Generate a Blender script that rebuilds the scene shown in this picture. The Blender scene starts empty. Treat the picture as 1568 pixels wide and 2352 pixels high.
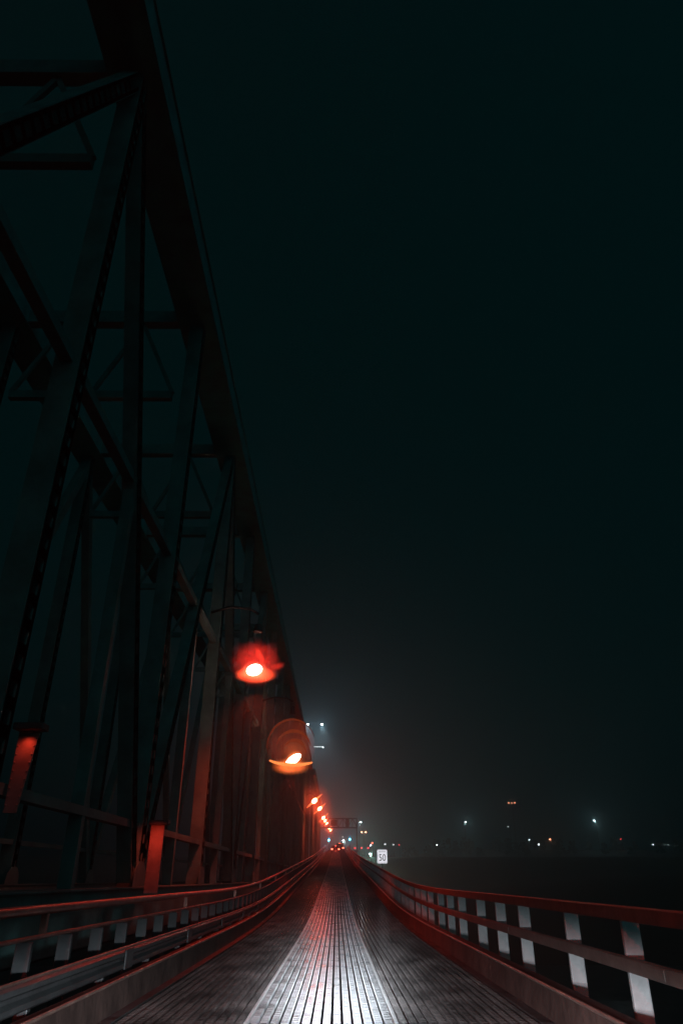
import bpy, bmesh, math, random
from mathutils import Vector, Matrix
R = math.radians
random.seed(7)
sc = bpy.context.scene
COL = sc.collection

# ------------------------------------------------------------------ camera
F, PITCH = 1600.0, R(27.8)               # focal length in units of a 1568-wide frame
CAM_H = 1.30
cam_d = bpy.data.cameras.new('camera'); cam = bpy.data.objects.new('camera', cam_d); COL.objects.link(cam)
cam_d.sensor_fit = 'HORIZONTAL'; cam_d.sensor_width = 24.0; cam_d.lens = 24.0 * F / 1568.0
cam_d.clip_start = 0.05; cam_d.clip_end = 6000
cam.location = (0, 0, CAM_H); cam.rotation_euler = (R(90) + PITCH, 0, R(-0.36))
sc.camera = cam
CM = Matrix.Translation(cam.location) @ cam.rotation_euler.to_matrix().to_4x4()
def at(px, py, d):
    "a place seen at (px, py) of the 1568-wide photograph, d metres deep"
    return CM @ Vector(((px - 784) / F * d, (1176 - py) / F * d, -d))

# ------------------------------------------------------------------ materials
def new_mat(name):
    m = bpy.data.materials.new(name); m.use_nodes = True
    nt = m.node_tree; b = nt.nodes['Principled BSDF']
    return m, nt, b
def surf(name, col, rough=0.6, metal=0.0, var=0.35, scale=3.0, bump=0.0, stretch=(1, 1, 1), spec=0.5, col2=None):
    m, nt, b = new_mat(name); L = nt.links.new
    tc = nt.nodes.new('ShaderNodeTexCoord'); mp = nt.nodes.new('ShaderNodeMapping')
    mp.inputs['Scale'].default_value = stretch
    geo = nt.nodes.new('ShaderNodeNewGeometry')
    L(geo.outputs['Position'], mp.inputs['Vector'])
    n = nt.nodes.new('ShaderNodeTexNoise'); n.inputs['Scale'].default_value = scale
    n.inputs['Detail'].default_value = 6; n.inputs['Roughness'].default_value = 0.62
    L(mp.outputs['Vector'], n.inputs['Vector'])
    r = nt.nodes.new('ShaderNodeValToRGB')
    c2 = col2 or tuple(c * (1 - var) for c in col)
    r.color_ramp.elements[0].position = 0.34; r.color_ramp.elements[1].position = 0.66
    r.color_ramp.elements[0].color = (*c2, 1); r.color_ramp.elements[1].color = (*tuple(min(1, c * (1 + var * .4)) for c in col), 1)
    L(n.outputs['Fac'], r.inputs['Fac']); L(r.outputs['Color'], b.inputs['Base Color'])
    b.inputs['Metallic'].default_value = metal; b.inputs['Specular IOR Level'].default_value = spec
    mr = nt.nodes.new('ShaderNodeMapRange'); mr.inputs['To Min'].default_value = max(.05, rough - .15); mr.inputs['To Max'].default_value = min(1, rough + .15)
    L(n.outputs['Fac'], mr.inputs['Value']); L(mr.outputs['Result'], b.inputs['Roughness'])
    if bump:
        bp = nt.nodes.new('ShaderNodeBump'); bp.inputs['Strength'].default_value = bump; bp.inputs['Distance'].default_value = 0.03
        n2 = nt.nodes.new('ShaderNodeTexNoise'); n2.inputs['Scale'].default_value = scale * 5; n2.inputs['Detail'].default_value = 4
        L(mp.outputs['Vector'], n2.inputs['Vector']); L(n2.outputs['Fac'], bp.inputs['Height']); L(bp.outputs['Normal'], b.inputs['Normal'])
    return m
def glow(name, col, strength, sample=False):
    m = bpy.data.materials.new(name); m.use_nodes = True; nt = m.node_tree; nt.nodes.clear()
    o = nt.nodes.new('ShaderNodeOutputMaterial'); e = nt.nodes.new('ShaderNodeEmission')
    e.inputs['Color'].default_value = (*col, 1); e.inputs['Strength'].default_value = strength
    nt.links.new(e.outputs[0], o.inputs['Surface'])
    m.cycles.emission_sampling = 'FRONT' if sample else 'NONE'
    return m
M = {}
M['truss'] = surf('truss_steel', (.10, .23, .22), .6, .0, .4, 1.6, .3)
M['chord'] = surf('top_chord_steel', (.04, .30, .30), .65, .0, .4, 1.6, .3)
M['rail_paint'] = surf('rail_rust_paint', (.24, .19, .17), .5, .0, .35, 4.0, .25)
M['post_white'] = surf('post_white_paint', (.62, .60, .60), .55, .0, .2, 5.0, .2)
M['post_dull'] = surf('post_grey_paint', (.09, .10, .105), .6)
M['galv'] = surf('galvanised_steel', (.13, .14, .145), .42, .35, .3, 3.0, .15)
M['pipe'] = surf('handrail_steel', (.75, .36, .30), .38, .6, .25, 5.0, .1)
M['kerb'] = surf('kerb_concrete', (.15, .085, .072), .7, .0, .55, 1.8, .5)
M['edge'] = surf('worn_road_edge', (.13, .115, .115), .75, .0, .5, 1.2, 1.0, spec=.2)
M['slot_dark'] = surf('slot_darkness', (.012, .012, .013), .6, .0, .3, 2.0)
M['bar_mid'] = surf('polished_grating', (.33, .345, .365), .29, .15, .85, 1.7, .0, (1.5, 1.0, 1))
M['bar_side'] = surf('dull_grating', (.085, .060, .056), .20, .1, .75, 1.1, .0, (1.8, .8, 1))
M['weld'] = surf('steel_strip', (.52, .53, .54), .4, .2, .2, 4.0)
M['far_road'] = surf('wet_far_grating', (.04, .036, .036), .42, .0, .6, .5, .6, (2.2, .25, 1), spec=.22)
M['ground'] = surf('grass_bank', (.022, .03, .018), .9, .0, .5, .25, .3)
M['water'] = surf('river_water', (.008, .012, .013), .35, .0, .3, .5, .4, (1, .5, 1))
M['mast'] = surf('mast_steel', (.012, .012, .013), .8, .0, .3, 6.0, spec=.1)
M['dark_metal'] = surf('dark_metal', (.07, .07, .075), .5, .2, .3, 6.0)
M['plate'] = surf('pale_cover_plate', (.22, .19, .18), .6, .0, .3, 4.0)
M['gantry'] = surf('gantry_steel', (.13, .12, .12), .55, .1, .3, 3.0)
M['leaf'] = surf('tree_leaves', (.05, .07, .035), .8, .0, .5, .6)
M['rubber'] = surf('rubber', (.02, .02, .02), .8)
M['carpaint'] = surf('car_paint', (.10, .10, .11), .3, .3, .1, 2.0)
M['carglass'] = surf('car_glass', (.02, .02, .025), .1)
M['ink'] = surf('sign_ink', (.01, .01, .012), .6)
M['sodium'] = glow('sodium_lens', (1, .34, .13), 26)
M['sodium_streak'] = glow('sodium_starburst', (1, .16, .05), 3.2)  # glow colour of the glare streaks
M['core'] = glow('bulb_core', (1, .62, .48), 14)
M['white_lens'] = glow('white_lens', (.86, .95, 1), 17)
M['white_dim'] = glow('white_lens_dim', (.86, .97, 1), 6.0)
M['orange_lens'] = glow('orange_lens', (1, .30, .17), 16)
M['red_lens'] = glow('red_lens', (1, .05, .05), 9)
M['red_bright'] = glow('tail_light_lens', (1, .10, .05), 18)
M['cyan_lens'] = glow('green_signal_lens', (.10, .72, 1), 20)

# ------------------------------------------------------------------ mesh helpers
class MB:
    def __init__(s): s.bm = bmesh.new()
    def quad(s, a, b, c, d):
        s.bm.faces.new([s.bm.verts.new(p) for p in (a, b, c, d)])
    def box(s, x0, x1, y0, y1, z0, z1):
        v = [s.bm.verts.new((x, y, z)) for x in (x0, x1) for y in (y0, y1) for z in (z0, z1)]
        for f in ((0, 1, 3, 2), (4, 6, 7, 5), (0, 4, 5, 1), (2, 3, 7, 6), (0, 2, 6, 4), (1, 5, 7, 3)):
            s.bm.faces.new([v[i] for i in f])
    def bar(s, a, b, w, h, side=Vector((1, 0, 0))):
        "rectangular bar from a to b; w across `side`, h across the other direction"
        a, b = Vector(a), Vector(b); d = (b - a).normalized()
        sx = side - d * side.dot(d)
        if sx.length < 1e-4: sx = Vector((0, 1, 0)) - d * d.y
        sx.normalize(); sz = d.cross(sx)
        v = []
        for p in (a, b):
            for i, j in ((-1, -1), (1, -1), (1, 1), (-1, 1)):
                v.append(s.bm.verts.new(p + sx * (i * w / 2) + sz * (j * h / 2)))
        for f in ((3, 2, 1, 0), (4, 5, 6, 7), (0, 1, 5, 4), (1, 2, 6, 5), (2, 3, 7, 6), (3, 0, 4, 7)):
            s.bm.faces.new([v[i] for i in f])
    def tube(s, pts, rad, n=10):
        pts = [Vector(p) for p in pts]; rings = []
        if not hasattr(rad, '__len__'): rad = [rad] * len(pts)
        for i, p in enumerate(pts):
            d = (pts[min(i + 1, len(pts) - 1)] - pts[max(i - 1, 0)]).normalized()
            ref = Vector((0, 0, 1)) if abs(d.z) < .9 else Vector((1, 0, 0))
            a = d.cross(ref).normalized(); b = d.cross(a)
            rings.append([s.bm.verts.new(p + (a * math.cos(2 * math.pi * k / n) + b * math.sin(2 * math.pi * k / n)) * rad[i]) for k in range(n)])
        for r0, r1 in zip(rings, rings[1:]):
            for k in range(n):
                f = s.bm.faces.new((r0[k], r0[(k + 1) % n], r1[(k + 1) % n], r1[k])); f.smooth = True
        s.bm.faces.new(rings[0]); s.bm.faces.new(rings[-1])
    def lathe(s, prof, n=24, c=(0, 0, 0), squash=(1, 1)):
        rings = []
        for r, z in prof:
            rings.append([s.bm.verts.new((c[0] + squash[0] * r * math.cos(2 * math.pi * k / n), c[1] + squash[1] * r * math.sin(2 * math.pi * k / n), c[2] + z)) for k in range(n)])
        for r0, r1 in zip(rings, rings[1:]):
            for k in range(n):
                f = s.bm.faces.new((r0[k], r0[(k + 1) % n], r1[(k + 1) % n], r1[k])); f.smooth = True
    def ball(s, c, r, sc_=(1, 1, 1), sub=2, rot=None):
        m = Matrix.Translation(c) @ (rot.to_4x4() if rot else Matrix()) @ Matrix.Diagonal((r * sc_[0], r * sc_[1], r * sc_[2], 1))
        g = bmesh.ops.create_icosphere(s.bm, subdivisions=sub, radius=1, matrix=m)
        for v in g['verts']:
            for f in v.link_faces: f.smooth = True
    def sweep(s, prof, ys, f, closed=True):
        "profile [(x, z)] carried along the road at the stations ys"
        rings = [[s.bm.verts.new((x, y, z + f(y))) for x, z in prof] for y in ys]
        n = len(prof)
        for r0, r1 in zip(rings, rings[1:]):
            for k in range(n if closed else n - 1):
                s.bm.faces.new((r0[k], r0[(k + 1) % n], r1[(k + 1) % n], r1[k]))
        if closed: s.bm.faces.new(rings[0]); s.bm.faces.new(rings[-1][::-1])
    def build(s, name, mat, parent=None, loc=None, bevel=0):
        bmesh.ops.recalc_face_normals(s.bm, faces=s.bm.faces[:])
        me = bpy.data.meshes.new(name); s.bm.to_mesh(me); s.bm.free()
        me.materials.append(mat)
        o = bpy.data.objects.new(name, me); COL.objects.link(o)
        if parent: o.parent = parent
        if loc is not None: o.location = loc
        if bevel:
            b = o.modifiers.new('bevel', 'BEVEL'); b.width = bevel; b.segments = 2; b.limit_method = 'ANGLE'
        return o
def tag(o, label=None, cat=None, group=None, kind=None):
    if label: o['label'] = label
    if cat: o['category'] = cat
    if group: o['group'] = group
    if kind: o['kind'] = kind
    return o
def empty(name, loc=(0, 0, 0), rz=0):
    o = bpy.data.objects.new(name, None); COL.objects.link(o); o.location = loc; o.rotation_euler.z = rz
    o.empty_display_size = .2
    return o
def copy_tree(o, parent=None):
    c = o.copy(); COL.objects.link(c)
    if parent: c.parent = parent
    for ch in o.children: copy_tree(ch, c)
    return c
def lamp(name, kind, loc, col, power, radius=.1, parent=None, aim=None, size=None, blend=.5):
    d = bpy.data.lights.new(name, kind); d.color = col; d.energy = power; d.shadow_soft_size = radius
    o = bpy.data.objects.new(name, d); COL.objects.link(o); o.location = loc
    if kind == 'SPOT':
        d.spot_size = size; d.spot_blend = blend
        o.rotation_euler = Vector(aim).to_track_quat('-Z', 'Y').to_euler()
    if parent: o.parent = parent
    return o
def smooth(a, b, x):
    t = min(1, max(0, (x - a) / (b - a))); return t * t * (3 - 2 * t)

def plate(b, pts, y0, y1):
    v = [[b.bm.verts.new((x, y, z)) for x, z in pts] for y in (y0, y1)]
    b.bm.faces.new(v[0]); b.bm.faces.new(v[1])
    for i in range(len(pts)): b.bm.faces.new((v[0][i], v[0][(i + 1) % len(pts)], v[1][(i + 1) % len(pts)], v[1][i]))

# ------------------------------------------------------------------ road profile: level, then climbing to a crest
END = 214
_E = [0.0]
for i in range(1, 4001):
    y = i * .1
    _E.append(_E[-1] + .1 * (.040 * smooth(16, 38, y) + .009 * smooth(60, 130, y)) * (1 - smooth(202, 218, y)))
def E(y):
    if y <= 0: return 0.0
    t = y / .1; k = min(int(t), 3998); return _E[k] + (_E[k + 1] - _E[k]) * min(1, t - k)
YS = [-12, -4, 0, 4, 8, 12] + list(range(14, 60, 2)) + list(range(60, END + 1, 4))
if YS[-1] != END: YS.append(END)

XL, XR = -2.42, 2.22          # road between the kerbs
GL, GR = -2.30, 2.10          # grating
WL, WR = -.925, .620          # bright middle panel between the two welded strips
GRATE_END = END
def structure(mb, name, mat):
    o = mb.build(name, mat); o['kind'] = 'structure'; return o

b = MB(); b.sweep([(XL - .4, -.10), (XR + .4, -.10)], YS, E, False); structure(b, 'slot_dark_sheet', M['slot_dark'])  # dark sheet standing in for the darkness below the open grating
b = MB()
for x0, x1 in ((XL - .02, GL), (GR, XR + .02)): b.sweep([(x0, -.09), (x1, -.09), (x1, 0), (x0, 0)], YS, E)
structure(b, 'road_edge', M['edge'])
# open steel grating: rows of short cross bars between long slots
def grating(x0, x1, pitch, gap, step, mat, name, hmin, hmax, slope_seed):
    rnd = random.Random(slope_seed); b = MB()
    n = max(1, round((x1 - x0) / pitch)); w = (x1 - x0) / n
    y = .4
    while y < GRATE_END - .1:
        e = E(y); st = step if y < 26 else (2 * step if y < 60 else max(.4, 2 * step)); bw = .03 if y < 20 else (.036 if y < 26 else (.075 if y < 60 else .3))
        for k in range(n):
            h = rnd.uniform(hmin, hmax)
            xa = x0 + k * w + gap / 2; xb = xa + w - gap
            yy = y + rnd.uniform(-.006, .006)
            v = [b.bm.verts.new(p) for p in ((xa, yy, e - .05), (xb, yy, e - .05), (xb, yy + .006, e + h), (xa, yy + .006, e + h), (xb, yy + bw, e + h), (xa, yy + bw, e + h))]
            b.bm.faces.new((v[0], v[1], v[2], v[3])); b.bm.faces.new((v[3], v[2], v[4], v[5]))
        y += st
    return structure(b, name, mat)
grating(WL + .02, WR - .02, .110, .034, .05, M['bar_mid'], 'road_grating', -.0012, .0012, 1)
grating(GL + .02, WL - .025, .105, .040, .085, M['bar_side'], 'road_grating', -.002, .001, 2)
grating(WR + .025, GR - .02, .105, .040, .085, M['bar_side'], 'road_grating', -.002, .001, 3)
for x in (WL, WR): grating(x - .016, x + .016, .032, .0, .05, M['weld'], 'road_strip', .002, .003, 4)
# kerbs
b = MB(); b.sweep([(XR, -.1), (XR + .03, .27), (XR + .06, .285), (XR + .22, .285), (XR + .22, -.1)], YS, E); structure(b, 'kerb', M['kerb'])
b = MB(); b.sweep([(XL, -.1), (XL - .03, .27), (XL - .06, .285), (XL - .16, .285), (XL - .16, -.1)], YS, E); structure(b, 'kerb', M['kerb'])

M['edge_glint'] = surf('edge_glint_steel', (.60, .38, .32), .38, .6, .3, 4.0)  # shiny beads added so edges carry red highlight lines
b = MB(); b.tube([(XR + .035, y, .285 + E(y)) for y in YS], .020, 8); structure(b, 'kerb_glint', M['edge_glint'])
b = MB(); b.tube([(XL - .035, y, .285 + E(y)) for y in YS], .020, 8); structure(b, 'kerb_glint', M['edge_glint'])

# ------------------------------------------------------------------ right-hand railing
rr = tag(empty('bridge_railing', (2.75, 0, 0)), 'long two-rail railing with wide white posts along the open right edge of the bridge', 'railing')
def off(prof, dx): return [(x - dx, z) for x, z in prof]
b = MB(); b.sweep([(-.09, .955), (-.03, .945), (-.03, 1.055), (-.055, 1.075), (-.09, 1.06)], YS, E); b.build('top_rail', M['rail_paint'], rr)
b = MB(); b.tube([(-.075, y, 1.068 + E(y)) for y in YS], .013, 8); b.build('rail_glint', M['edge_glint'], rr)  # added bead for the highlight along the rail top
b = MB(); b.sweep([(-.085, .545), (-.03, .54), (-.03, .65), (-.055, .665), (-.085, .65)], YS, E); b.build('middle_rail', M['rail_paint'], rr)
b = MB(); b.box(-.085, .085, -.028, .028, -.25, 1.0); b.box(-.10, .10, -.045, .045, -.25, -.2)
post = b.build('post', M['post_white'], rr, bevel=.012)
ys = [7.75, 9.65, 12.05, 13.75, 15.6, 17.9, 19.7, 21.5]
while ys[-1] < 206: ys.append(ys[-1] + (2.3 if len(ys) % 3 == 2 else 1.85))
ys = [5.6] + ys
for i, y in enumerate(ys[:100]):
    o = post if i == 0 else copy_tree(post, rr)
    o.location = (.062, y, E(y)); o.rotation_euler.z = 0

# ------------------------------------------------------------------ left: guard rail and pipe railing
gr = tag(empty('guard_rail', (-2.66, 0, 0)), 'low corrugated steel guard rail running along the left kerb', 'guard rail')
b = MB()
W = [(.00, .30), (.05, .33), (.05, .37), (.00, .40), (.00, .43), (.05, .46), (.05, .50), (.00, .53)]
b.sweep(W + [(x - .008, z) for x, z in W[::-1]], YS, E); b.build('beam', M['galv'], gr)
b = MB(); b.tube([(.0, y, .535 + E(y)) for y in YS], .016, 8); b.build('beam_glint', M['edge_glint'], gr)  # added bead for the highlight along the beam top
b = MB(); b.box(-.10, -.012, -.04, .04, -.1, .50); gp = b.build('post', M['galv'], gr, bevel=.006)
y = 5.2; i = 0; L = []
while y < END - 2: L.append(y); y += 2.2
for i, y in enumerate(L):
    o = gp if i == 0 else copy_tree(gp, gr); o.location = (0, y, E(y))
b = MB(); b.box(-.006, .012, -.18, .18, .31, .52); spl = b.build('splice', M['galv'], gr, bevel=.004)
for k in range(26):
    y = 6.3 + 4.1 * k; o = spl if k == 0 else copy_tree(spl, gr); o.location = (.046, y, E(y))
b = MB(); b.box(-.008, .0, -.16, .16, .56, .64); spl = b.build('splice_plate', M['rail_paint'], rr, bevel=.003)
for k in range(20):
    y = 6.9 + 5.8 * k; o = spl if k == 0 else copy_tree(spl, rr); o.location = (-.084, y, E(y))
pr = tag(empty('pipe_railing', (-2.92, 0, 0)), 'pipe handrail with short pale posts behind the left guard rail', 'railing')
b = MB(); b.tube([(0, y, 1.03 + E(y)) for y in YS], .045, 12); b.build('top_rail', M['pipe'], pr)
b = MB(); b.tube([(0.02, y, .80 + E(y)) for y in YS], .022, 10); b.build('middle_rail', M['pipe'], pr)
b = MB(); b.box(-.075, .075, -.03, .03, -.3, .775); pp = b.build('post', M['post_dull'], pr, bevel=.01)
b = MB(); b.box(-.02, .02, -.03, .03, -.3, .99)
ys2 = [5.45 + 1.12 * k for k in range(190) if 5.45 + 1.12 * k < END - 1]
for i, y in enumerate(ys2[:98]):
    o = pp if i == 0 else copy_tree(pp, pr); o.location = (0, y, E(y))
b.bm.free(); b = MB()
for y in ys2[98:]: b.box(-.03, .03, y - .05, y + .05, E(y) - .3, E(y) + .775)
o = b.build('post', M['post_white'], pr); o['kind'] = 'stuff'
b = MB(); b.box(-.03, .03, -.03, .03, .82, .99); br = b.build('bracket', M['pipe'], pr)
for k in range(27):
    y = 8.1 + 7.4 * k; o = br if k == 0 else copy_tree(br, pr); o.location = (0, y, E(y))

# ------------------------------------------------------------------ railway truss beside the road
PAN, Y0 = 7.4, 1.4
TOPZ = 16.2
def ladder(b, cs, side, w, wi):
    "perforated cover plate: two edges joined by rungs, one connected sheet"
    rows = [[b.bm.verts.new(c + side * o) for o in (-w, -wi, wi, w)] for c in cs]
    for k, (r0, r1) in enumerate(zip(rows, rows[1:])):
        for i in range(3):
            if i != 1 or k % 2: b.bm.faces.new((r0[i], r0[i + 1], r1[i + 1], r1[i]))
    r = bmesh.ops.solidify(b.bm, geom=b.bm.faces[:], thickness=.010)
def laced_post(root, x, y, z0, z1, name='post'):
    "built-up column: two channels joined by batten plates"
    b = MB()
    for s in (-1, 1):
        b.box(x - .20, x + .20, y + s * .17 - .012, y + s * .17 + .012, z0, z1)
        for q in (-1, 1): b.box(x + q * .188 - .012, x + q * .188 + .012, min(y + s * .158, y + s * .08), max(y + s * .158, y + s * .08), z0, z1)
    p = b.build(name, M['truss'], root)
    b = MB(); zs = [z0 + .1]; z = z0 + .3
    while z < z1 - .5: zs += [z, z + .16]; z += .34
    zs.append(z1 - .1)
    ladder(b, [Vector((x + .212, y, z)) for z in zs], Vector((0, 1, 0)), .155, .10)
    b.build('batten', M['truss'], p)
    return p
def laced_diag(root, x, p0, p1):
    b = MB(); p0, p1 = Vector(p0), Vector(p1)
    d = (p1 - p0).normalized(); n = Vector((1, 0, 0)).cross(d)
    for s in (-1, 1): b.bar(p0 + n * s * .16, p1 + n * s * .16, .30, .024)
    b.bar(p0 - Vector((.13, 0, 0)), p1 - Vector((.13, 0, 0)), .02, .31)
    o = b.build('diagonal', M['truss'], root)
    b = MB(); Ln = (p1 - p0).length; ts = [.2]; t = .5
    while t < Ln - .7: ts += [t, t + .14]; t += .36
    ts.append(Ln - .2)
    ladder(b, [p0 + d * t + Vector((.165, 0, 0)) for t in ts], n, .15, .09)
    b.build('lacing', M['truss'], o)
def truss_span(k0, k1, xa, label):
    root = tag(empty('truss_span', (0, Y0 + k0 * PAN, 0)), label, 'truss bridge', 'railway truss spans')
    oy = Y0 + k0 * PAN; ya, yb = 0.0, (k1 - k0) * PAN
    for xi, x in enumerate((xa - .55, xa - 6.2)):
        b = MB(); b.box(x - .5, x + .5, ya - .5, yb + .5, TOPZ, TOPZ + .9)
        b.box(x - .55, x + .55, ya - .5, yb + .5, TOPZ - .03, TOPZ + .0)
        b.box(x - .55, x + .55, ya - .5, yb + .5, TOPZ + .9, TOPZ + .93); b.build('top_chord', M['chord'], root)
        b = MB(); b.box(x - .3, x + .3, ya - .5, yb + .5, .35, 1.13); b.box(x - .36, x + .36, ya - .5, yb + .5, 1.13, 1.155); b.build('bottom_chord', M['truss'], root)
        b = MB()
        b.box(x - .16, x + .10, ya - .5, yb + .5, 2.24, 2.34); b.box(x + .10, x + .12, ya - .5, yb + .5, 2.22, 2.36); b.build('walkway_girder', M['truss'], root)
        n = k1 - k0
        for k in range(n + 1):
            y = k * PAN
            laced_post(root, x, y, 1.16, TOPZ - .03)
            b = MB(); g = [(y - .5, 1.16), (y + .5, 1.16), (y + .42, 1.45), (y + .2, 1.62), (y - .2, 1.62), (y - .42, 1.45)]
            for q in (x + .215, ):
                vs = [[b.bm.verts.new((q + e, py, pz)) for py, pz in g] for e in (0, .014)]
                b.bm.faces.new(vs[0]); b.bm.faces.new(vs[1])
                for i in range(len(g)): b.bm.faces.new((vs[0][i], vs[0][(i + 1) % 6], vs[1][(i + 1) % 6], vs[1][i]))
            b.build('gusset_plate', M['truss'], root)
            if k < n and xi == 0:
                a = (x, y + .2, 1.3); c = (x, y + PAN - .2, TOPZ - .3)
                if (k + k0) % 2: a, c = (x, y + .2, TOPZ - .3), (x, y + PAN - .2, 1.3)
                laced_diag(root, x, a, c)
                zm = 8.6
                b = MB(); b.bar((x, y + PAN / 2, 1.16), (x, y + PAN / 2, zm), .22, .16); b.build('hanger', M['truss'], root)
                b = MB(); b.bar((x, y + .2, zm), (x, y + PAN - .2, zm), .2, .2); b.build('strut', M['truss'], root)
            if k < n and xi == 1:
                b = MB()
                p, q = ((x, y, 1.3), (x, y + PAN, TOPZ - .3)) if (k + k0) % 2 == 0 else ((x, y, TOPZ - .3), (x, y + PAN, 1.3))
                b.bar(p, q, .3, .35); b.build('diagonal', M['truss'], root)
    x0, x1 = xa - 1.05, xa - 5.7
    for k in range(k1 - k0 + 1):
        y = k * PAN; b = MB()
        b.bar((x0, y, TOPZ + .3), (x1, y, TOPZ + .3), .3, .45, Vector((0, 1, 0)))
        b.bar((x0, y, TOPZ - 2.6), (x1, y, TOPZ - 2.6), .18, .25, Vector((0, 1, 0)))
        for s in range(4):
            xa_, xb_ = x0 + (x1 - x0) * s / 4, x0 + (x1 - x0) * (s + 1) / 4
            za, zb = (TOPZ - 2.5, TOPZ + .1) if s % 2 == 0 else (TOPZ + .1, TOPZ - 2.5)
            b.bar((xa_, y, za), (xb_, y, zb), .1, .12, Vector((0, 1, 0)))
        b.build('sway_frame', M['truss'], root)
    b = MB(); b.box(xa - 6.0, xa - .75, ya - .4, yb + .4, .2, .6); b.build('rail_deck', M['truss'], root)
    return root
sp = truss_span(-1, 15, -3.72, 'nearest tall dark riveted truss filling the left side beside the road')
truss_span(16, 24, -3.46, 'far truss span in red haze behind the row of sodium lamps')

# ------------------------------------------------------------------ sodium lamps
SOD = (1, .044, .015)
def volume_glow(name, col, strength, scale, seed, rag, inner=.62):
    "emissive volume standing in for the glare around a lamp"
    m = bpy.data.materials.new(name); m.use_nodes = True; nt = m.node_tree; nt.nodes.clear(); N = nt.nodes.new; L = nt.links.new
    out = N('ShaderNodeOutputMaterial'); tc = N('ShaderNodeTexCoord')
    n = N('ShaderNodeTexNoise'); n.inputs['Scale'].default_value = scale; n.inputs['Detail'].default_value = 3; n.noise_dimensions = '4D'; n.inputs['W'].default_value = seed
    n.inputs['Distortion'].default_value = 1.2
    L(tc.outputs['Object'], n.inputs['Vector'])
    ln = N('ShaderNodeVectorMath'); ln.operation = 'LENGTH'; L(tc.outputs['Object'], ln.inputs[0])
    a = N('ShaderNodeMath'); a.operation = 'MULTIPLY_ADD'; a.inputs[1].default_value = rag; L(n.outputs['Fac'], a.inputs[0]); L(ln.outputs['Value'], a.inputs[2])
    mr = N('ShaderNodeMapRange'); mr.interpolation_type = 'SMOOTHSTEP'
    mr.inputs['From Min'].default_value = 1.0 + rag * .38; mr.inputs['From Max'].default_value = inner + rag * .38
    L(a.outputs[0], mr.inputs['Value'])
    n2 = N('ShaderNodeMapRange'); n2.inputs['From Min'].default_value = .35; n2.inputs['From Max'].default_value = .68; n2.inputs['To Min'].default_value = .12 if rag > .9 else .25; n2.inputs['To Max'].default_value = 1.6
    L(n.outputs['Fac'], n2.inputs['Value'])
    mu = N('ShaderNodeMath'); mu.operation = 'MULTIPLY'; L(mr.outputs[0], mu.inputs[0]); L(n2.outputs[0], mu.inputs[1])
    m2 = N('ShaderNodeMath'); m2.operation = 'MULTIPLY'; m2.inputs[1].default_value = strength; L(mu.outputs[0], m2.inputs[0])
    e = N('ShaderNodeEmission'); e.inputs['Color'].default_value = (*col, 1); L(m2.outputs[0], e.inputs['Strength'])
    L(e.outputs[0], out.inputs['Volume'])
    return m
LAMP_P = 800.0
def bracket(root, p, xt, rise=.5):
    "arm from the truss post to the head, in world offsets from the head at p"
    b = MB(); dx = xt - p.x
    b.tube([(dx, 0, .55 + rise), (dx * .6, 0, .75 + rise), (dx * .2, 0, .68 + rise), (0, 0, .5 + rise)], .045, 8); b.build('arm', M['dark_metal'], root)
# nearest two: lamps with their raindrop glare built as emissive shapes
def glare_lamp(p, w, h, label, col, colr, strength, seed, rag, core, style):
    root = tag(empty('street_lamp', p), label, 'street lamp', 'sodium lamps along the truss')
    bracket(root, p, -4.1, h * .62)
    b = MB(); b.lathe([(.02, h * .72), (.10, h * .70), (.14, h * .60), (.16, h * .56), (.02, h * .55)], 16); b.build('cap', M['dark_metal'], root)
    mb = MB(); mb.ball((0, 0, 0), 1, sub=4)
    g = mb.build('glare_ball', volume_glow('glare_volume', col, strength, 2.0, seed, rag, .93 if rag < .15 else .62), root)  # emissive ball in the shape of the glare around the lamp
    g.scale = (w / 2, w / 2, h / 2)
    return root, w, h
def glow_ball(root, name, loc, sc_, mat, rot=None):
    mb = MB(); mb.ball((0, 0, 0), 1, sub=4); g = mb.build(name, mat, root); g.location = loc; g.scale = sc_
    if rot: g.rotation_euler = rot
    return g
p1 = at(588, 1521, 21.9)
r1, w, h = glare_lamp(p1, 1.95, 1.75, 'ragged red glare with white core, highest of the sodium lamps', (1, .03, .018), None, .72, 4.4, 1.2, None, 0)
b = MB(); b.ball((-.04, 0, -.25), .25, (1, .8, .70), 3, Matrix.Rotation(R(-14), 3, 'Y')); b.build('bulb', M['core'], r1)
glow_ball(r1, 'bulb_glow', (-.02, 0, -.28), (.50, .45, .36), volume_glow('bulb_glow', (1, .16, .08), 6.5, 1.0, 1.5, .2, .1))
glow_ball(r1, 'low_glare', (0, 0, -.40), (.74, .6, .28), volume_glow('low_glare_glow', (1, .075, .025), 4.5, 1.3, 5.5, .45))  # glare below the core, built as an emissive blob
glow_ball(r1, 'glare_streak', (.12, 0, .20), (.46, .14, .15), volume_glow('glare_streak_glow', (1, .05, .025), 4.5, 1.6, 2.2, .5, .2), (0, R(58), 0))  # streaks in the glare, built as emissive blobs
glow_ball(r1, 'glare_streak', (.66, 0, -.14), (.34, .2, .15), volume_glow('side_glow', (1, .04, .022), 2.2, 1.6, 7.2, .5, .3), (0, R(-16), 0))
p2 = at(669, 1714, 37)
r2, w, h = glare_lamp(p2, 2.62, 2.95, 'round orange glare above a bright curved arc, second sodium lamp', (1, .13, .06), None, .055, 8.7, .12, None, 1)
b = MB(); b.ball((.12, 0, -.70), .31, (1.5, .8, .66), 3, Matrix.Rotation(R(-36), 3, 'Y')); b.build('bulb', M['core'], r2)
M['rim'] = glow('glare_arc', (1, .25, .06), 1.35)  # bright arc of the glare, built as a glowing tube
b = MB()
pts = []; rad = []
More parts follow.
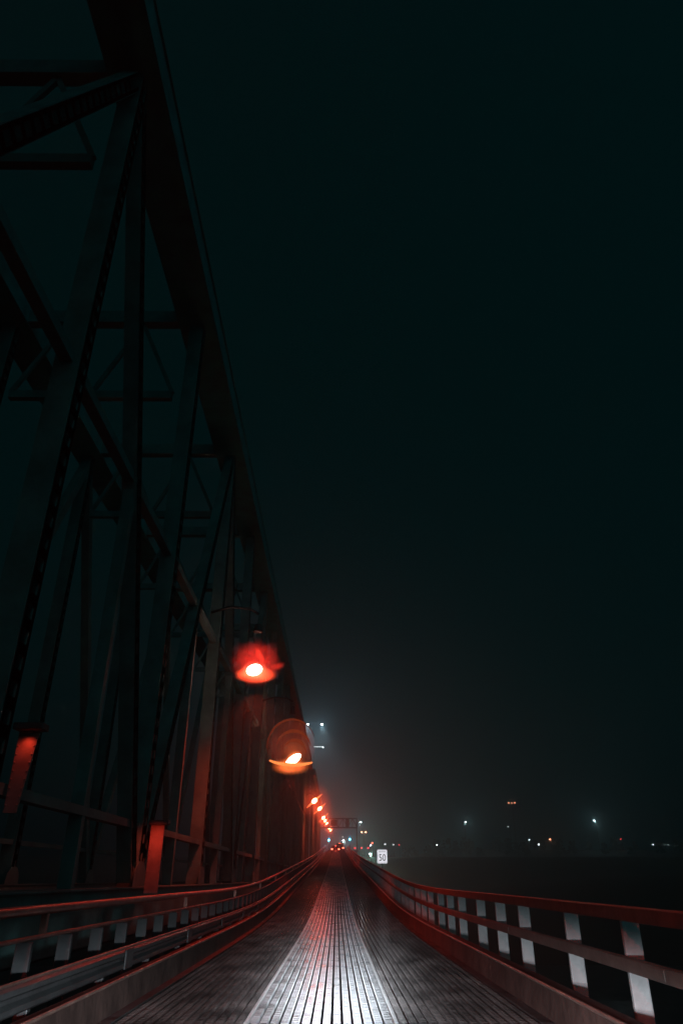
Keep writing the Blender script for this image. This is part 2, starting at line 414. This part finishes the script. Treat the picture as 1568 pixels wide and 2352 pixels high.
for k in range(33):
    a = R(214 + 112 * k / 32); q = math.sin(math.pi * k / 32)
    pts.append((1.2 * math.cos(a) / .89, -.25 * q, -.52 + .46 * math.sin(a) - .06 * math.cos(a))); rad.append(.045 + .045 * q)
b.tube(pts, rad, 12); b.build('rim', M['rim'], r2)  # arc of the glare, not a lamp part
glow_ball(r2, 'low_glare', (0, 0, -1.02), (1.2, .6, .52), volume_glow('arc_glow', (1, .16, .03), 2.3, 1.3, 2.5, .3, .3))
glow_ball(r2, 'bulb_glow', (.15, 0, -.66), (.62, .5, .46), volume_glow('slanted_glare_glow', (1, .22, .05), 6.0, 1.6, 6.5, .5, .1), (0, R(-38), 0))
M['glare_line'] = glow('glare_ring_glow', (1, .16, .05), .12)  # rings of the glare, built as faintly glowing tubes
b = MB()
for rx, cz, cx, a0, a1, r in ((1.28, .0, 0, 20, 200, .055), (.95, -.25, .1, 15, 160, .09), (.62, -.38, .16, 0, 150, .10)):
    b = MB(); b.tube([(cx + rx * math.cos(R(a0 + (a1 - a0) * k / 30)), 0, cz + rx * 1.08 * math.sin(R(a0 + (a1 - a0) * k / 30))) for k in range(31)], [r * (.15 + .85 * math.sin(math.pi * k / 30)) for k in range(31)], 10); b.build('glare_ring', M['glare_line'], r2)
glow_ball(r2, 'halo', (.12, 0, -.25), (1.0, .5, .72), volume_glow('inner_glow', (1, .15, .03), .45, 2.3, 6.5, .9, .3))
lamp('sodium_light', 'SPOT', (0, 0, -.98), SOD, LAMP_P * 1.1, .12, r1, (.12, 0, -1), R(150), .8)
lamp('sodium_light', 'SPOT', (0, 0, -1.5), SOD, LAMP_P * .95, .12, r2, (.12, 0, -1), R(150), .8)

# the rest: small heads with a tilted glare streak, on brackets from the truss
def slim_lamp(p, label, s=1.0, power=LAMP_P, tilt=40, cone=150):
    root = tag(empty('street_lamp', p), label, 'street lamp', 'sodium lamps along the truss')
    bracket(root, p, -3.9, .1)
    ca, sa = math.cos(R(tilt)), math.sin(R(tilt)); ax = Vector((ca, 0, sa))
    b = MB(); b.ball((0, 0, 0), .20 * s, (1.35, .9, .9), 2, Matrix.Rotation(R(-tilt), 3, 'Y')); b.build('lens', M['sodium'], root)
    b = MB(); b.tube([ax * (-.85 * s), ax * (-.45 * s), ax * 0, ax * (.45 * s), ax * (.85 * s)], [.012 * s, .05 * s, .10 * s, .05 * s, .012 * s], 8); b.build('starburst', M['sodium_streak'], root)  # glowing spindle shaped after the diagonal glare streak
    mb = MB(); mb.ball((0, 0, 0), 1, sub=3)
    if not cone:
        g = mb.build('glare_ball', M.setdefault('far_bloom', volume_glow('far_bloom_glow', (1, .075, .025), .62, 1.3, 4.0, .25, -.45)), root); g.scale = (1.8 * s, 1.2 * s, 1.8 * s)  # emissive ball painting the red bloom around a far lamp
    else: mb.bm.free()
    b = MB(); b.lathe([(.02, .62), (.07, .58), (.10, .34), (.05, .26), (.01, .26)], 12); b.build('cap', M['dark_metal'], root)
    if cone: lamp('sodium_light', 'SPOT', (0, 0, -.42 * s), SOD, power, .1, root, (.12, 0, -1), R(cone), .8)
    else:
        lamp('sodium_light', 'SPOT', (0, 0, -.42 * s), SOD, power, .1, root, (.05, 0, -1), R(146), .7)
        lamp('sodium_light', 'POINT', (0, -.1, -.36 * s), SOD, power * .29, .1, root)
    return root
far = [(722, 1840, 88, 'third sodium lamp, first of the bright lamps with tilted glare in the far row'),
       (734, 1858, 116, 'fourth sodium lamp, just below the widest bright tilted glare'),
       (742.5, 1879, 142, 'fifth sodium lamp, overlapping the left end of the sign gantry top'),
       (746.5, 1886, 160, 'sixth sodium lamp, in front of the left part of the sign gantry'),
       (750.5, 1892, 176, 'seventh sodium lamp, near the bottom edge of the sign gantry'),
       (756, 1903, 205, 'eighth sodium lamp, just under the sign gantry'),
       (759, 1908, 225, 'lowest and farthest sodium lamp of the row')]
for px, py, d, lb in far: slim_lamp(at(px, py, d), lb, 1.5 if d < 150 else 1.35, 2400 if d > 100 else 1500, cone=0)
for y, lb in ((-4.0, 'sodium lamp above the camera on the near truss'), (-22.0, 'sodium lamp behind the camera on the truss')):
    slim_lamp(Vector((-2.7, y, 7.2)), lb, .6, LAMP_P * 2.4, cone=156)
# small shaded lamp under the walkway girder; the second one is added
def wall_lamp(p, label, w, ln, power, col, up, tp=1.0):
    rt = tag(empty('wall_lamp', p), label, 'lamp', 'small lamps on the near truss')
    b = MB(); b.box(-w * .55, w * .9, -.14, .10, .015, .10); b.build('shade', M['dark_metal'], rt, bevel=.015)
    b = MB(); plate(b, [(-w / 2, .012), (w / 2, .012), (w / 2 * tp, -ln), (-w / 2, -ln)], .06, .08); bp = b.build('back_plate', M['plate'], rt, bevel=.004)
    b = MB(); z = -.06
    while z > -ln + .05:
        for x in (-w * .42, w * (.42 if tp > .9 else .42 - .36 * -z / ln)): b.ball((x, .058, z), .013, (1, .6, 1), 1)
        z -= .10
    rv = b.build('rivet_row', M['plate'], bp); rv['kind'] = 'stuff'
    b = MB(); b.box(-.05, .07, -.02, .04, .0, .02); b.build('bulb', M['dark_metal'], rt)
    lamp('sodium_light', 'SPOT', (0.02, -up, -.02), col, power, .04, rt, (-.02, up * 1.1 + .05, -1 if up < .2 else -.8), R(128), 1.0)
    return rt
wall_lamp(at(63, 1682, 8.9), 'small shaded lamp washing red light down a fading plate at the far left', .26, .95, 6, (1, .055, .022), .03, .3)
wall_lamp(at(361, 1897, 14.6), 'added lamp lighting an added plate red just above the left handrail', .28, 1.25, 30, (1, .05, .022), .55)  # lamp and pale plate added to brighten the truss post here

# ------------------------------------------------------------------ headlights of the car the picture is taken from
HL = (.86, .93, 1)
for x in (-.62, .55):
    o = lamp('headlight', 'SPOT', (x, 1.5, .66), HL, 1050, .06, None, (0.0, 1, -.088), R(86), 1.0)
    o.scale = (1, .15, 1)
o = lamp('headlight', 'SPOT', (0, 1.5, .66), HL, 3500, .06, None, (0, 1, -.054), R(17), 1.0); o.scale = (1, .36, 1)  # added middle spot that makes the hot spot on the centre strip

# ------------------------------------------------------------------ speed sign
ps = at(877.5, 1968, 45)
ss = tag(empty('speed_sign', (ps.x, ps.y, E(ps.y))), 'bright white speed limit sign reading 50 beyond the right railing', 'road sign')
zc = ps.z - E(ps.y)
b = MB(); b.box(-.03, .03, .02, .07, -.3, zc + .3); b.build('pole', M['galv'], ss)
M['sign'] = glow('sign_face_glow', (.88, .88, .96), 1.0)  # emission stands in for headlight light thrown back by the face
b = MB(); hw, hh, rr_ = .325, .40, .06
pts = []
for cx, cz, a0 in ((hw - rr_, hh - rr_, 0), (-hw + rr_, hh - rr_, 90), (-hw + rr_, -hh + rr_, 180), (hw - rr_, -hh + rr_, 270)):
    for k in range(6): a = R(a0 + 18 * k); pts.append((cx + rr_ * math.cos(a), cz + rr_ * math.sin(a)))
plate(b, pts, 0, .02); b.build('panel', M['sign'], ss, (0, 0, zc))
def text(s, size, loc, parent, mat, name, sx=1.0):
    c = bpy.data.curves.new(name, 'FONT'); c.body = s; c.size = size; c.align_x = 'CENTER'; c.align_y = 'CENTER'; c.extrude = .002
    t = bpy.data.objects.new(name, c); COL.objects.link(t)
    bpy.context.view_layer.update()
    me = bpy.data.meshes.new_from_object(t.evaluated_get(bpy.context.evaluated_depsgraph_get()))
    bpy.data.objects.remove(t); me.materials.clear(); me.materials.append(mat)
    o = bpy.data.objects.new(name, me); COL.objects.link(o); o.parent = parent; o.location = loc
    o.rotation_euler = (R(90), 0, 0); o.scale = (sx, 1, 1)
    return o
text('50', .56, (0, -.006, zc - .085), ss, M['ink'], 'numerals', .84)
text('MAXIMUM', .105, (0, -.006, zc + .275), ss, M['ink'], 'lettering', .9)
b = MB(); ring_o = [(x * .93, z * .94) for x, z in pts]; ring_i = [(x * .90, z * .915) for x, z in pts]
vo = [b.bm.verts.new((x, -.004, z)) for x, z in ring_o]; vi = [b.bm.verts.new((x, -.004, z)) for x, z in ring_i]
for i in range(len(pts)): b.bm.faces.new((vo[i], vo[(i + 1) % len(pts)], vi[(i + 1) % len(pts)], vi[i]))
b.build('border', surf('sign_border', (.3, .3, .33), .6), ss, (0, 0, zc))

# ------------------------------------------------------------------ sign gantry over the crest
gy = at(775, 1890, 165)
gt = tag(empty('sign_gantry', (0, gy.y, 0)), 'dark lattice gantry spanning the road before the crest', 'gantry')
zl, zh = at(775, 1902, 165).z, at(775, 1880.5, 165).z
x0, x1 = at(722, 1890, 165).x, at(820, 1890, 165).x
for z, nm in ((zh, 'top_chord'), (zl, 'bottom_chord')):
    b = MB()
    for y in (-.5, .5): b.bar((x0, y, z), (x1, y, z), .16, .22, Vector((0, 1, 0)))
    b.build(nm, M['gantry'], gt)
n = 9; b = MB(); c = MB()
for k in range(n + 1):
    x = x0 + (x1 - x0) * k / n
    for y in (-.5, .5): b.bar((x, y, zl), (x, y, zh), .1, .1)
    if k < n:
        xx = x0 + (x1 - x0) * (k + 1) / n
        for y in (-.5, .5): c.bar((x, y, zl if k % 2 else zh), (xx, y, zh if k % 2 else zl), .09, .08, Vector((0, 1, 0)))
b.build('upright', M['gantry'], gt); c.build('diagonal', M['gantry'], gt)
b = MB(); b.box(-.42, .42, -.75, -.60, zl + .1, zh - .05); o = b.build('sign_panel', M['dark_metal'], gt, (at(797.5, 1890, 165).x, 0, 0), bevel=.03)
b = MB(); b.box(-.75, .75, -.72, -.60, zl + .35, zh - .3); b.build('sign_panel', M['dark_metal'], gt, (at(767, 1890, 165).x, 0, 0), bevel=.03)
for x in (x0 + .2, x1 - .1):
    b = MB(); b.tube([(x, 0, -3), (x, 0, zh + .1)], .13, 10); b.build('leg', M['gantry'], gt)

# ------------------------------------------------------------------ cars at the crest
def car(loc, label, s=1.0, tall=1.0, mat=None):
    root = tag(empty('car', loc), label, 'car', 'cars waiting at the crest')
    prof = [(-2.1, .35), (-2.15, .75), (-2.05, .95 * tall), (-1.6, 1.02 * tall), (-1.15, 1.45 * tall), (.35, 1.48 * tall), (1.1, 1.0 * tall), (1.95, .88), (2.15, .65), (2.1, .35)]
    b = MB(); v = []
    for x in (-.86, -.80, .80, .86):
        k = .965 if abs(x) > .83 else 1
        v.append([b.bm.verts.new((x, y * k, .35 + (z - .35) * k)) for y, z in prof])
    for r0, r1 in zip(v, v[1:]):
        for i in range(len(prof)): b.bm.faces.new((r0[i], r0[(i + 1) % len(prof)], r1[(i + 1) % len(prof)], r1[i]))
    b.bm.faces.new(v[0]); b.bm.faces.new(v[-1][::-1]); b.build('body', mat or M['carpaint'], root)
    b = MB(); b.quad((-.62, -1.62, 1.08 * tall), (.62, -1.62, 1.08 * tall), (.55, -1.24, 1.42 * tall), (-.55, -1.24, 1.42 * tall)); b.build('rear_window', M['carglass'], root)
    for x in (-.78, .78):
        for y in (-1.35, 1.35):
            b = MB(); b.tube([(x - .1, y, .32), (x + .1, y, .32)], .32, 20); w_ = b.build('wheel', M['rubber'], root)
            b = MB(); b.tube([(x + math.copysign(.09, x), y, .32), (x + math.copysign(.112, x), y, .32)], .19, 16); b.build('rim', M['galv'], w_)
        b = MB(); b.box(x - .15, x + .15, -2.19, -2.08, .68, .90); b.build('tail_light', M['red_bright'], root, bevel=.03)
    b = MB(); b.box(-.2, .2, -1.28, -1.22, 1.39 * tall, 1.43 * tall); b.build('brake_light', M['red_bright'], root)
    b = MB(); b.box(-.88, .88, -2.24, -2.05, .34, .52); b.build('bumper', M['dark_metal'], root, bevel=.03)
    b = MB(); b.box(-.26, .26, -2.25, -2.235, .38, .50); b.build('licence_plate', M['post_white'], root)
    return root
c1 = car((-.25, 176, E(173)), 'dark car with red tail lights on the crest, nearest of the waiting cars')
c2 = car((.75, 187, E(186)), 'dark taller car with red brake lights ahead of the nearest car', tall=1.25)
for o, y0, y1 in ((c1, 173, 179), (c2, 184, 190)): o.rotation_euler.x = math.atan2(E(y1) - E(y0), y1 - y0)
lamp('tail_glow', 'POINT', (-.2, 172.5, E(172) + .75), (1, .06, .03), 120, .2)

# ------------------------------------------------------------------ green signals each side of the crest
def signal(px, py, d, label):
    p = at(px, py, d); root = tag(empty('traffic_signal', p), label, 'traffic signal', 'green signals at the crest')
    b = MB(); b.tube([(0, .2, -(p.z - E(p.y)) - .5), (0, .2, .9)], .07, 8); b.build('pole', M['dark_metal'], root)
    b = MB(); b.box(-.22, .22, -.06, .12, -.30, .95); b.build('housing', M['dark_metal'], root, bevel=.03)
    b = MB(); b.ball((0, -.08, 0), .26, (1, .35, 1), 2); b.build('lens', M['cyan_lens'], root)
    M.setdefault('cyan_tip', glow('green_signal_visor', (.03, .35, .8), 1.5))
    ax = Vector((math.cos(R(40)), 0, math.sin(R(40)))); c = Vector((0, -.1, 0))
    for dz in (.33, .66):
        b = MB(); b.tube([(0, -.06, dz), (0, -.09, dz)], .13, 14); b.build('dark_lens', M['carglass'], root)
    lamp('signal_light', 'POINT', (0, -.5, 0), (.1, .65, 1), 420, .1, root)
signal(755, 1930.5, 186, 'blue-green signal light on the left side of the crest')
signal(803, 1928.5, 186, 'blue-green signal light on the right side of the crest')

# ------------------------------------------------------------------ land, river
def T(x, y):
    side = smooth(14, 60, abs(x - 3))
    base = -9 + 8.5 * smooth(78, 150, y) + 7.6 * smooth(150, 235, y)
    hill = side * 9.5 * smooth(230, 420, y) + side * 3.0 * smooth(85, 140, y) * (1 - smooth(150, 235, y))
    return base + hill * (.82 + .18 * math.sin(x * .021 + 1) * math.cos(y * .013))  + .25 * math.sin(x * .31) * math.sin(y * .23) * smooth(90, 150, y) - 12 * smooth(600, 1500, y)
b = MB()
xs = sorted(set([-1500, -900, -500, -300] + list(range(-200, 0, 25)) + list(range(0, 60, 6)) + list(range(60, 300, 12)) + list(range(300, 700, 40)) + [800, 1100, 1500]))
yl = [-300, -100, 0, 60] + list(range(72, 300, 8)) + list(range(300, 620, 20)) + [700, 900, 1200, 1600]
gv = [[b.bm.verts.new((x, y, T(x, y))) for x in xs] for y in yl]
for j in range(len(yl) - 1):
    for i in range(len(xs) - 1): b.bm.faces.new((gv[j][i], gv[j][i + 1], gv[j + 1][i + 1], gv[j + 1][i]))
for f in b.bm.faces: f.smooth = True
structure(b, 'ground', M['ground'])
b = MB(); b.quad((-1500, -300, -7.6), (1500, -300, -7.6), (1500, 140, -7.6), (-1500, 140, -7.6)); structure(b, 'water', M['water'])
# approach road past the crest
b = MB(); b.box(-4, 6, END + .01, 420, E(END) - .3, E(END) - .002); structure(b, 'approach_road', M['far_road'])
# bridge deck underside and piers
b = MB(); b.sweep([(-3.1, -.5), (2.9, -.5), (2.9, -.12), (-3.1, -.12)], YS, E); structure(b, 'bridge_deck', M['kerb'])
for y in (-20, 18, 56, 94, 132):
    b = MB(); b.box(-2.6, 2.4, y - .8, y + .8, -12, E(y) - .5); o = b.build('bridge_pier', M['kerb'], bevel=.1)
    o['kind'] = 'structure'

# wood along the far bank
rnd = random.Random(5); b = MB()
for k in range(150):
    x = rnd.uniform(24, 430); y = rnd.uniform(300, 415); z = T(x, y); hgt = rnd.uniform(2.5, 6.5)
    for q in range(46):
        a = rnd.uniform(0, 6.28); r = rnd.random() ** .5 * hgt * .5; zz = rnd.random()
        c = Vector((x + r * math.cos(a) * (1 - .5 * zz), y + r * math.sin(a) * .6, z + hgt * zz))
        u = Vector((rnd.uniform(-1, 1), rnd.uniform(-.4, .4), rnd.uniform(-1, 1))).normalized() * rnd.uniform(.3, .75); w_ = u.cross(Vector((rnd.uniform(-.3, .3), 1, rnd.uniform(-.3, .3)))).normalized() * rnd.uniform(.25, .6)
        b.quad(c - u, c + w_, c + u, c - w_)
o = b.build('far_wood', M['leaf']); tag(o, 'dark line of trees along the far bank on the right', 'wood', None, 'stuff')

# ------------------------------------------------------------------ lights on the far shore
def street(px, py, d, mat, label, group, r=.3, pole=True, arm=-1.2, power=0, col=(1, 1, 1), name='street_lamp', cat='street lamp', heads=1):
    p = at(px, py, d); root = tag(empty(name, p), label, cat, group)
    g = (T(p.x, p.y) if abs(p.x) > 7 or p.y > END else E(p.y)) - p.z - .4
    g = min(g, -1.2)
    if pole:
        b = MB(); b.tube([(arm, .0, g), (arm, 0, .5 * r), (arm * .6, 0, r * 1.2 + .25), (0, 0, r * 1.1 + .05)], [.12, .09, .07, .06], 8); b.build('pole', M['galv'], root)
        b = MB(); b.lathe([(.02, r * 1.5), (r * .7, r * 1.35), (r * 1.1, r * .7), (r * .9, r * .45), (.02, r * .45)], 14); b.build('hood', M['dark_metal'], root)
    for k in range(heads):
        b = MB(); b.ball(((k - (heads - 1) / 2) * max(r * 3.1, 1.5), 0, 0), r, (1, 1, .8), 2); b.build('lens', mat, root)
    if power: lamp('lamp_light', 'POINT', (0, 0, -r * 1.8), col, power, .2, root)
    return root
GD = 'distant lamps on the far shore'
street(1069, 1889, 300, M['white_lens'], 'white street lamp on a tall pole, left of the triple red lamps', GD, .34, True, -.5, 900, (.75, .95, 1))
street(1364, 1885, 300, M['white_lens'], 'white street lamp on a tall pole, farthest right of the tall ones', GD, .36, True, .5, 900, (.75, .95, 1))
street(1175, 1845, 340, M['orange_lens'], 'high mast with three red lamps above the far shore', GD, .24, True, .0, 500, (1, .2, .12), heads=3, name='high_mast_lamp')
street(1167, 1899.5, 380, M['white_dim'], 'faint white lamp below the triple red mast lamps', GD, .3, True, .4)
street(828.5, 1889, 240, M['white_lens'], 'white street lamp just right of the gantry end', GD, .26, True, -.6, 700, (.9, .95, 1))
street(835, 1912, 250, M['orange_lens'], 'pair of orange lamps on one pole right of the gantry', GD, .33, True, .0, 900, (1, .45, .2), heads=2)
street(788.5, 1931, 290, M['white_lens'], 'white lamp above the crest between the two green signals', GD, .42, True, .8, 1800, (1, .9, .88))
street(787, 1923, 330, M['white_dim'], 'tiny dim lamp over the white lamp at the crest', GD, .2, True, .5)
street(1215, 1930, 330, M['white_lens'], 'small white lamp on a post, left of the brighter white one', GD, .24, True, .3)
street(1237, 1940, 330, M['white_lens'], 'low white lamp with bright point between a white and an orange one', GD, .34, True, .4)
street(1262.5, 1928.5, 330, M['orange_lens'], 'orange lamp on the shore right of two white ones', GD, .42, True, .3, 300, (1, .3, .12))
street(1317, 1933.5, 330, M['orange_lens'], 'small orange lamp midway along the right shore', GD, .32, True, .3)
street(1317.5, 1938.5, 325, M['red_lens'], 'dim red light under the small orange lamp', GD, .26, True, .2)
street(1425, 1928, 340, M['red_lens'], 'small reddish lamp right of the tall white street lamp', GD, .3, True, .2)
street(1500, 1940.5, 340, M['white_lens'], 'small bluish white lamp toward the right edge', GD, .3, True, .2)
for px, lb in ((1526, 'left'), (1534, 'middle'), (1551, 'right')):
    street(px, 1941, 345, M['white_dim'], 'dim white light, %s of the faint trio near the right edge' % lb, GD, .2, True, .2)
street(1003, 1941.5, 320, M['white_lens'], 'lone white lamp between the speed sign and the tall lamp', GD, .3, True, .3)
street(916, 1941, 310, M['red_lens'], 'small red light just right of the speed sign', GD, .3, True, .2)
street(903, 1941, 310, M['white_dim'], 'faint white light right of the speed sign top', GD, .26, True, .2)
street(884, 1940, 290, M['white_dim'], 'pale pinkish light above the speed sign', GD, .36, True, .2)
street(815, 1948.5, 215, M['red_lens'], 'red light, left of three in a row by the crest', GD, .24, True, .2)
street(830, 1948.5, 215, M['red_lens'], 'red light, middle of three in a row by the crest', GD, .24, True, .2)
street(845, 1948.5, 215, M['red_lens'], 'red light, right of three in a row by the crest', GD, .24, True, .2)
street(854.5, 1937, 230, M['red_bright'], 'red light above the white one, left of the speed sign', GD, .26, True, .2)
street(851, 1942.5, 230, M['white_lens'], 'white lamp directly under a red light, left of the speed sign', GD, .26, True, .2)
street(849.5, 1962, 170, M['white_lens'], 'low white lamp lighting the grass bank greenish beside the speed sign', GD, .24, True, .3, 1300, (.5, 1, .75))

# ------------------------------------------------------------------ high mast floodlight
pm = at(722, 1664, 215)
hm = tag(empty('floodlight_mast', (pm.x, pm.y, 0)), 'tall mast with two blue-white floodlights shining down through mist', 'floodlight mast')
b = MB(); b.tube([(0, 0, E(pm.y) - 2), (0, 0, pm.z + .4)], [.12, .05], 10); b.build('pole', M['mast'], hm)
pL, pR = at(707, 1664.5, 215), at(739, 1663.5, 215)
b = MB(); b.tube([(pL.x - pm.x, 0, pm.z + .35), (pR.x - pm.x, 0, pm.z + .35)], .05, 8); b.build('cross_arm', M['mast'], hm)
for q, pw in ((pL, 1.0), (pR, 1.3)):
    b = MB(); b.lathe([(.05, .38), (.28, .30), (.42, .02), (.38, .02), (.05, .2)], 16, (q.x - pm.x, 0, pm.z)); hd = b.build('floodlight', M['dark_metal'], hm)
    b = MB(); b.ball((q.x - pm.x, -.1, pm.z - .04), .36, (1, 1, .7), 2); b.build('lens', M['white_lens'], hd)
    lamp('flood_light', 'SPOT', (q.x - pm.x, .1, pm.z - .5), (.9, .9, 1), 62000 * pw, .3, hm, (.03, .75, -1), R(108), 1.0)
    lamp('flood_light', 'POINT', (q.x - pm.x, -.2, pm.z - .5), (.55, .8, 1), 1000 * pw, .3, hm)
p = at(742, 1722, 215)
b = MB(); b.ball((p.x - pm.x, -.3, p.z), .22, (1, 1, .7), 2); b.tube([(0, 0, p.z + .2), (p.x - pm.x, -.2, p.z + .2)], .04, 6); b.build('lower_lamp', M['white_dim'], hm)

# ------------------------------------------------------------------ haze, sky, added night fill
b = MB(); b.box(-1600, 1600, -320, 1650, -24, 60)
hz = b.build('haze', bpy.data.materials.new('haze')); hz['kind'] = 'stuff'
m = hz.data.materials[0]; m.use_nodes = True; nt = m.node_tree; nt.nodes.clear()
o = nt.nodes.new('ShaderNodeOutputMaterial'); v = nt.nodes.new('ShaderNodeVolumePrincipled')
v.inputs['Color'].default_value = (.62, .94, .98, 1); v.inputs['Density'].default_value = .0036; v.inputs['Anisotropy'].default_value = .68
nt.links.new(v.outputs[0], o.inputs['Volume'])

wd = bpy.data.worlds.new('World'); sc.world = wd; wd.use_nodes = True; nt = wd.node_tree; nt.nodes.clear()
o = nt.nodes.new('ShaderNodeOutputWorld'); bg = nt.nodes.new('ShaderNodeBackground'); sk = nt.nodes.new('ShaderNodeTexSky')
sk.sky_type = 'NISHITA'; sk.sun_disc = False; sk.sun_elevation = R(-4); sk.sun_rotation = R(200)
bg.inputs['Strength'].default_value = .001
bg2 = nt.nodes.new('ShaderNodeBackground'); bg2.inputs['Color'].default_value = (.0, .92, 1, 1); bg2.inputs['Strength'].default_value = .0052
ad = nt.nodes.new('ShaderNodeAddShader')
nt.links.new(sk.outputs[0], bg.inputs['Color']); nt.links.new(bg.outputs[0], ad.inputs[0]); nt.links.new(bg2.outputs[0], ad.inputs[1]); nt.links.new(ad.outputs[0], o.inputs['Surface'])
sd = bpy.data.lights.new('night_fill', 'SUN'); sd.energy = .135; sd.angle = R(90); sd.color = (.03, .88, 1)  # teal fill added from behind the camera to lift dark surfaces
so = bpy.data.objects.new('night_fill', sd); COL.objects.link(so); so.rotation_euler = Vector((-.62, .62, -.30)).to_track_quat('-Z', 'Y').to_euler()

# ------------------------------------------------------------------ render settings
sc.render.engine = 'CYCLES'
sc.view_settings.view_transform = 'Standard'; sc.view_settings.look = 'None'; sc.view_settings.exposure = 0; sc.view_settings.gamma = 1
cy = sc.cycles
cy.use_denoising = True
try: cy.denoiser = 'OPENIMAGEDENOISE'
except Exception: pass
cy.max_bounces = 4; cy.diffuse_bounces = 2; cy.glossy_bounces = 2; cy.transmission_bounces = 2; cy.transparent_max_bounces = 8; cy.volume_bounces = 0
cy.sample_clamp_indirect = 3; cy.use_adaptive_sampling = False; cy.caustics_reflective = False; cy.caustics_refractive = False
cy.volume_step_rate = 2.0; cy.volume_max_steps = 64
